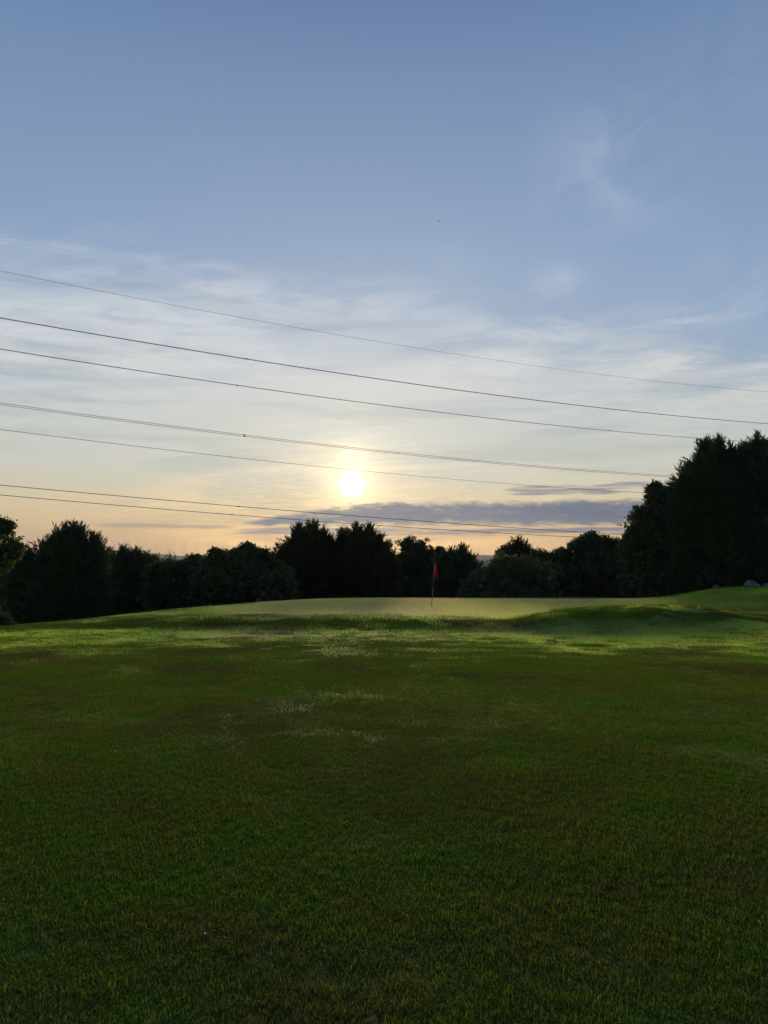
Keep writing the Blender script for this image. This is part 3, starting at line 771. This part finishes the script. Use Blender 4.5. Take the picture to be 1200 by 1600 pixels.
broadleaf('thorn_tree', 59, [(787, 864, 9, 9), (855, 876, 24, 14), (880, 872, 18, 16), (850, 900, 34, 28), (885, 905, 30, 30)],
          'low leafy thorn tree between the star-topped conifer and the pine', M['leaf_dark'], G, 27, leaf=0.17)
broadleaf('pine_tree', 56, [(925, 845, 22, 12), (900, 853, 14, 9), (950, 852, 20, 12), (975, 853, 18, 11), (884, 864, 10, 7), (930, 870, 36, 14), (972, 876, 26, 16), (935, 900, 48, 30), (975, 910, 34, 30)],
          'flat-topped dark pine with clumped branches beside the oak', M['leaf_dark'], G, 28, leaf=0.15)
broadleaf('oak_tree', 49, [(1035, 782, 28, 24), (1012, 808, 26, 24), (998, 838, 20, 20), (1060, 790, 30, 34), (1030, 835, 44, 34), (1000, 870, 30, 30), (1050, 875, 46, 40), (1020, 905, 46, 30), (1024, 764, 10, 8)],
          'tall leafy oak leaning on the highest conifers', M['leaf_dark'], G, 29, leaf=0.18, dens=1.1)
conifer('conifer', 46.5, [(1103, 683, 18), (1122, 681, 18), (1138, 694, 17), (1078, 721, 20), (1067, 742, 24), (1114, 706, 36), (1100, 735, 52), (1088, 712, 24), (1130, 716, 30)],
        'very tall dark conifer with three spires beside the oak', M['conifer'], G, 30, dens=1.0)
conifer('conifer', 46, [(1184, 677, 18), (1159, 697, 16), (1201, 686, 22), (1172, 688, 16), (1225, 684, 26), (1185, 706, 40), (1168, 722, 34), (1210, 720, 46)],
        'very tall dark conifer rising over the boulders on the bank', M['conifer'], G, 31, dens=1.0)
conifer('conifer', 47, [(1262, 692, 60), (1290, 700, 60)], 'tall dark conifer at the end of the belt past the boulders', M['conifer'], G, 32, dens=0.8)

# ------------------------------------------------------------------ weed clump behind the green
def weed(u, v, Y, h, seed, label):
    rs = np.random.RandomState(seed)
    p = at(u, v, Y); z0 = tz(p.x, Y)
    root = empty('weed', (p.x, Y, z0))
    st, q, dd = [], [], []
    for s in range(9):
        a = rs.rand() * 6.28; sp = rs.uniform(0.05, 0.5) * h
        top = np.array((math.cos(a) * sp, math.sin(a) * sp, h * rs.uniform(0.6, 1.0)))
        st.append(tube([(0, 0, -0.05), top * 0.5 + np.array((0, 0, .05)), top], [0.012, 0.009, 0.004], 5))
        for j in range(26):
            f = rs.uniform(0.25, 1.0); q.append(top * f); dd.append(rs.normal(0, 1, 3) + np.array((0, 0, .3)))
    mesh_pf('stem', st, M['leaf'], root)
    n = len(q); L = rs.uniform(0.09, 0.2, n)
    build_leaves('leaves', leaf_tris(np.array(q), np.array(dd), L, L * 0.5, rs), M['leaf_grey'], root, rs)
    tag(root, label, 'plant')
weed(766, 936, 46.2, 0.62, 41, 'tall pale weed clump at the back edge of the green')
weed(790, 936, 46.6, 0.28, 42, 'low spreading weed beside the tall pale weed clump')

# ------------------------------------------------------------------ boulders on the bank
import bmesh
def boulder(u0, u1, vtop, vbase, Y, seed, label):
    p0, p1 = at(u0, vbase, Y), at(u1, vbase, Y)
    w = p1.x - p0.x; cx = (p0.x + p1.x) / 2
    z0 = tz(cx, Y); h = at(u0, vtop, Y).z - z0
    bm = bmesh.new(); bmesh.ops.create_icosphere(bm, subdivisions=4, radius=1.0)
    rs = np.random.RandomState(seed)
    pl = [(Vector(rs.normal(0, 1, 3)).normalized(), rs.uniform(0.72, 0.95)) for _ in range(16)]
    for vtx in bm.verts:
        c = vtx.co.copy()
        for nrm, d in pl:
            e = c.dot(nrm) - d
            if e > 0: c -= nrm * e * 0.8
        c *= 1 + 0.03 * math.sin(c.x * 7 + seed) * math.sin(c.y * 6) + 0.02 * math.sin(c.z * 11 + c.x * 5)
        if c.z > 0: c.x -= 0.28 * c.z                      # summit off to one side
        vtx.co = Vector((c.x * w * 0.56, c.y * w * 0.45, max(c.z, -0.35) * h / 0.9))
    me = bpy.data.meshes.new('boulder'); bm.to_mesh(me); bm.free()
    for p in me.polygons: p.use_smooth = True
    me.materials.append(M['stone'])
    o = bpy.data.objects.new('boulder', me); C.objects.link(o); o.location = (cx, Y, z0 - 0.04)
    return tag(o, label, 'boulder', 'boulders on the bank')
boulder(1161, 1189, 906.5, 919, 41.6, 3, 'biggest grey-green boulder with a sloping back on the bank')
boulder(1193, 1216, 911, 919, 42.2, 5, 'middle-sized flat grey boulder beside the biggest one')
boulder(1114, 1126, 913.5, 922, 42.4, 8, 'smallest pale stone lying apart on the crest of the bank')

# ------------------------------------------------------------------ flagstick
fb, ft = at(674.3, 948.2, 35.8), at(679.6, 879, 35.8)
z0 = tz(fb.x, 35.8)
root = empty('flagstick', (fb.x, 35.8, z0))
tag(root, 'leaning banded flagstick with a drooping red flag in the putting green', 'flagstick')
ax = Vector((ft.x - fb.x, 0, ft.z - z0))
def bandf(f0, f1, r, mat, nm):
    a_, b_ = ax * f0, ax * f1
    return mesh_pf(nm, [tube([tuple(a_), tuple((a_ + b_) / 2), tuple(b_)], r, 10)], mat, root)
bandf(-0.06, 0.22, 0.0135, M['pole_dark'], 'pole_band')
bandf(0.22, 0.42, 0.0150, M['pole_light'], 'pole_band')
bandf(0.42, 0.58, 0.0148, M['pole_dark'], 'pole_band')
bandf(0.58, 0.985, 0.0150, M['pole_light'], 'pole_band')
bandf(0.985, 1.0, 0.02, M['pole_light'], 'pole_cap')
V, Q = tube([(0, 0, -0.12), (0, 0, 0.004), (0, 0, 0.006)], [0.054, 0.054, 0.050], 20, cap=False)
mesh_pf('cup', [(V, Q)], M['cup'], root)
# drooping cloth: hangs in folds from the top of the stick
nu, nv = 15, 17
cv, cq = [], []
for i in range(nu):
    s = i / (nu - 1)
    for j in range(nv):
        t = j / (nv - 1)
        hx_ = ax * (0.985 - 0.20 * t - 0.0 * s)
        drop = 0.33 * s ** 1.2 + 0.10 * s * t
        outx = 0.245 * math.sin(min(1, s) * 1.25) * (0.35 + 0.65 * (t * 0.7 + 0.3)) - 0.03 * t * (1 - s)
        fold = 0.055 * math.sin(s * 9.0 + t * 1.6) * (0.3 + s)
        cv.append((hx_.x + outx * 0.78 + 0.012 * math.sin(s * 14), fold, hx_.z - drop))
for i in range(nu - 1):
    for j in range(nv - 1):
        cq.append((i * nv + j, (i + 1) * nv + j, (i + 1) * nv + j + 1, i * nv + j + 1))
fl = mesh_pf('flag', [(cv, cq)], M['flag'], root)
sd = fl.modifiers.new('thickness', 'SOLIDIFY'); sd.thickness = 0.003

# ------------------------------------------------------------------ overhead line
# plan of the near circuit fixed by the pylon spacing (about 9 m between arms), wires sag between pylons off frame
PA, PB = Vector((-41.4, 80.0)), Vector((72.4, 140.0))
DIRL = (PB - PA).normalized(); NRM = Vector((-DIRL.y, DIRL.x))
def wire_points(pix, off):
    """fit a hanging parabola to photo pixels on the vertical plane of this wire"""
    S, Zs = [], []
    o2 = PA + NRM * off
    for u, v in pix:
        d = ray(u, v)
        # (d.x, d.y)*t = o2 + DIRL*s
        det = d.x * (-DIRL.y) - d.y * (-DIRL.x)
        t = (o2.x * (-DIRL.y) - o2.y * (-DIRL.x)) / det
        S.append((Vector((d.x * t, d.y * t)) - o2).dot(DIRL)); Zs.append(EYE + d.z * t)
    c = np.polyfit(S, Zs, 2)
    c[0] = max(c[0], 0.00012)
    c[1], c[2] = np.polyfit(S, np.array(Zs) - c[0] * np.array(S) ** 2, 1)
    ss = np.linspace(-60, 240, 61)
    return [(o2.x + DIRL.x * s, o2.y + DIRL.y * s, np.polyval(c, s)) for s in ss], o2, c
GW = 'conductors of the overhead power line'
def wire(pix, off, twin, label, rad, marks=()):
    pts, o2, c = wire_points(pix, off)
    mid = Vector(pts[len(pts) // 2])
    root = empty('overhead_wire', mid)
    P0 = np.array(pts) - np.array(mid)
    offs = [0.0]
    if twin == 'v': offs = [(-0.14, -0.125), (0.14, 0.125)]
    elif twin == 'h': offs = [(-0.2, -0.03), (0.2, 0.03)]
    else: offs = [(0, 0)]
    for h, z in offs:
        q = P0 + np.array((NRM.x * h, NRM.y * h, z))
        mesh_pf('conductor', [tube(q, rad, 6)], M['wire'], root)
    for u, v in marks:
        d = ray(u, v)
        det = d.x * (-DIRL.y) - d.y * (-DIRL.x)
        t = (o2.x * (-DIRL.y) - o2.y * (-DIRL.x)) / det
        s = (Vector((d.x * t, d.y * t)) - o2).dot(DIRL)
        cpt = np.array((o2.x + DIRL.x * s, o2.y + DIRL.y * s, np.polyval(c, s))) - np.array(mid)
        a_, b_ = [cpt + np.array((NRM.x * h, NRM.y * h, z)) for h, z in (offs[0], offs[-1])]
        parts = [tube([a_ - (b_ - a_) * 0.15, (a_ + b_) / 2, b_ + (b_ - a_) * 0.15], 0.05, 6)]
        dl = np.array((DIRL.x, DIRL.y, 0)) * 0.13
        for e in (a_, b_): parts.append(tube([e - dl, e, e + dl], 0.06, 6))
        mesh_pf('spacer', parts, M['spacer'], root)
    tag(root, label, 'power line', GW)
wire([(0, 424), (300, 481), (600, 535), (900, 581), (1200, 612)], 6.0, None, 'thin single earth wire strung highest of the overhead line', 0.018)
wire([(0, 497), (385, 560), (600, 594), (1030, 647), (1200, 662)], 0.0, 'h', 'upper twin conductor of the overhead line, next below the earth wire', 0.026, [(385, 560), (1032, 647)])
wire([(0, 545), (370, 602), (600, 634), (950, 672), (1165, 690)], 11.5, 'h', 'upper twin conductor of the far circuit, third wire down', 0.026, [(370, 602), (951, 672)])
wire([(0, 631), (380, 680), (600, 706), (1060, 745)], 0.0, 'v', 'middle twin conductor with a clear gap between its strands, fourth wire down', 0.026, [(382, 680)])
wire([(0, 671), (360, 714), (600, 739), (1010, 770)], 15.0, 'h', 'middle twin conductor of the far circuit, passing just over the sun', 0.028, [(359, 714)])
wire([(0, 758), (373, 791), (600, 810), (900, 831)], 0.0, 'h', 'lower twin conductor crossing in front of the grey cloud bank', 0.026, [(373, 791)])
wire([(0, 773), (362, 805), (600, 821), (820, 835), (940, 841)], 11.5, 'h', 'lowest wire, skimming the tips of the tall conifers', 0.026, [(362, 805)])

# ------------------------------------------------------------------ bird
bp_ = at(686, 346, 92)
root = empty('bird', bp_); root.rotation_euler = (0.25, -0.35, 0.5)
tag(root, 'small dark bird gliding high in the blue sky', 'bird')
mesh_pf('body', [tube([(-0.15, 0, 0), (-0.11, 0, 0.012), (-0.02, 0, 0.014), (0.08, 0, 0.004), (0.13, 0, 0)], [0.012, 0.034, 0.044, 0.022, 0.008], 8),
                 ([(0.1, -0.012, 0), (0.1, 0.012, 0), (0.2, 0.05, 0), (0.2, -0.05, 0), (0.1, -0.012, -.004), (0.1, 0.012, -.004), (0.2, 0.05, -.004), (0.2, -0.05, -.004)],
                  [(0, 1, 2, 3), (7, 6, 5, 4), (0, 4, 5, 1), (1, 5, 6, 2), (2, 6, 7, 3), (3, 7, 4, 0)])], M['bird'], root)
for s in (-1, 1):
    o_ = [(-0.07, 0.02), (-0.10, 0.16), (-0.04, 0.33), (0.02, 0.32), (0.02, 0.16), (0.06, 0.02)]
    zz = [0.01, 0.05, 0.03, 0.03, 0.05, 0.01]
    v = [(x, s * y, z) for (x, y), z in zip(o_, zz)] + [(x, s * y, z - 0.008) for (x, y), z in zip(o_, zz)]
    f = [tuple(range(6)), tuple(range(11, 5, -1))] + [(i, (i + 1) % 6, 6 + (i + 1) % 6, 6 + i) for i in range(6)]
    mesh_pf('wing', [(v, f)], M['bird'], root, smooth=False)

# ------------------------------------------------------------------ small things in the grass
# a dry leaf lying on the turf
d = ray(580, 1552); t = (EYE - 0.06) / -d.z
lx, ly = d.x * t, d.y * t
cvs, cqs = [], []
for i in range(9):
    s = i / 8.0; w = 0.011 * math.sin(math.pi * min(1, s * 0.94 + 0.04)) ** 0.7
    for j, kx in enumerate((-1, 0, 1)):
        cvs.append((-0.028 + 0.056 * s, kx * w, 0.004 + 0.006 * abs(kx) + 0.006 * math.sin(s * 3)))
for i in range(8):
    for j in range(2): cqs.append((i * 3 + j, (i + 1) * 3 + j, (i + 1) * 3 + j + 1, i * 3 + j + 1))
o = mesh_pf('fallen_leaf', [(cvs, cqs)], M['dead_leaf']); o.location = (lx, ly, tz(lx, ly) + 0.028); o.rotation_euler = (0.15, -0.1, 0.2)
o.modifiers.new('thickness', 'SOLIDIFY').thickness = 0.0006
tag(o, 'dry yellowish leaf lying on the dark turf', 'leaf')
# scattered daisy heads
rs = np.random.RandomState(77)
V, Q = [], []
n = 70
yy = 3.2 + 21 * rs.rand(n) ** 1.3; xx = rs.uniform(-0.62, 0.62, n) * yy
zz = terrain(xx, yy)
for x, y, z in zip(xx, yy, zz):
    r = rs.uniform(0.0035, 0.006); b0 = len(V); zc = z + rs.uniform(0.018, 0.035)
    tl = rs.normal(0, 0.4, 2)
    for k in range(7):
        a_ = 2 * math.pi * k / 7; V.append((x + r * math.cos(a_), y + r * math.sin(a_), zc + r * (tl[0] * math.cos(a_) + tl[1] * math.sin(a_))))
    V.append((x, y, zc + 0.003))
    for k in range(7):
        Q.append((b0 + k, b0 + (k + 1) % 7, b0 + 7)); 
o = mesh_pf('daisies', [(V, Q)], M['petal'], smooth=False)
tag(o, 'tiny white daisy heads specked through the fairway grass', 'flowers', kind='stuff')

# ------------------------------------------------------------------ air
m = bpy.data.materials.new('haze_air'); m.use_nodes = True
T = NT(m.node_tree)
pv = T.n('ShaderNodeVolumePrincipled')
pv.inputs['Color'].default_value = (0.86, 0.90, 1.0, 1); pv.inputs['Density'].default_value = 0.00005
pv.inputs['Anisotropy'].default_value = 0.35
mo = T.n('ShaderNodeOutputMaterial'); T.t.links.new(pv.outputs[0], mo.inputs['Volume'])
bx0, bx1, by0, by1, bz0, bz1 = -6100, 6100, -6100, 6100, -60, 190
o = mesh_pf('haze', [([(x, y, z) for z in (bz0, bz1) for y in (by0, by1) for x in (bx0, bx1)],
                      [(0, 2, 3, 1), (4, 5, 7, 6), (0, 1, 5, 4), (1, 3, 7, 5), (3, 2, 6, 7), (2, 0, 4, 6)])], m, smooth=False)
tag(o, 'faint evening haze over the valley', 'haze', kind='stuff')
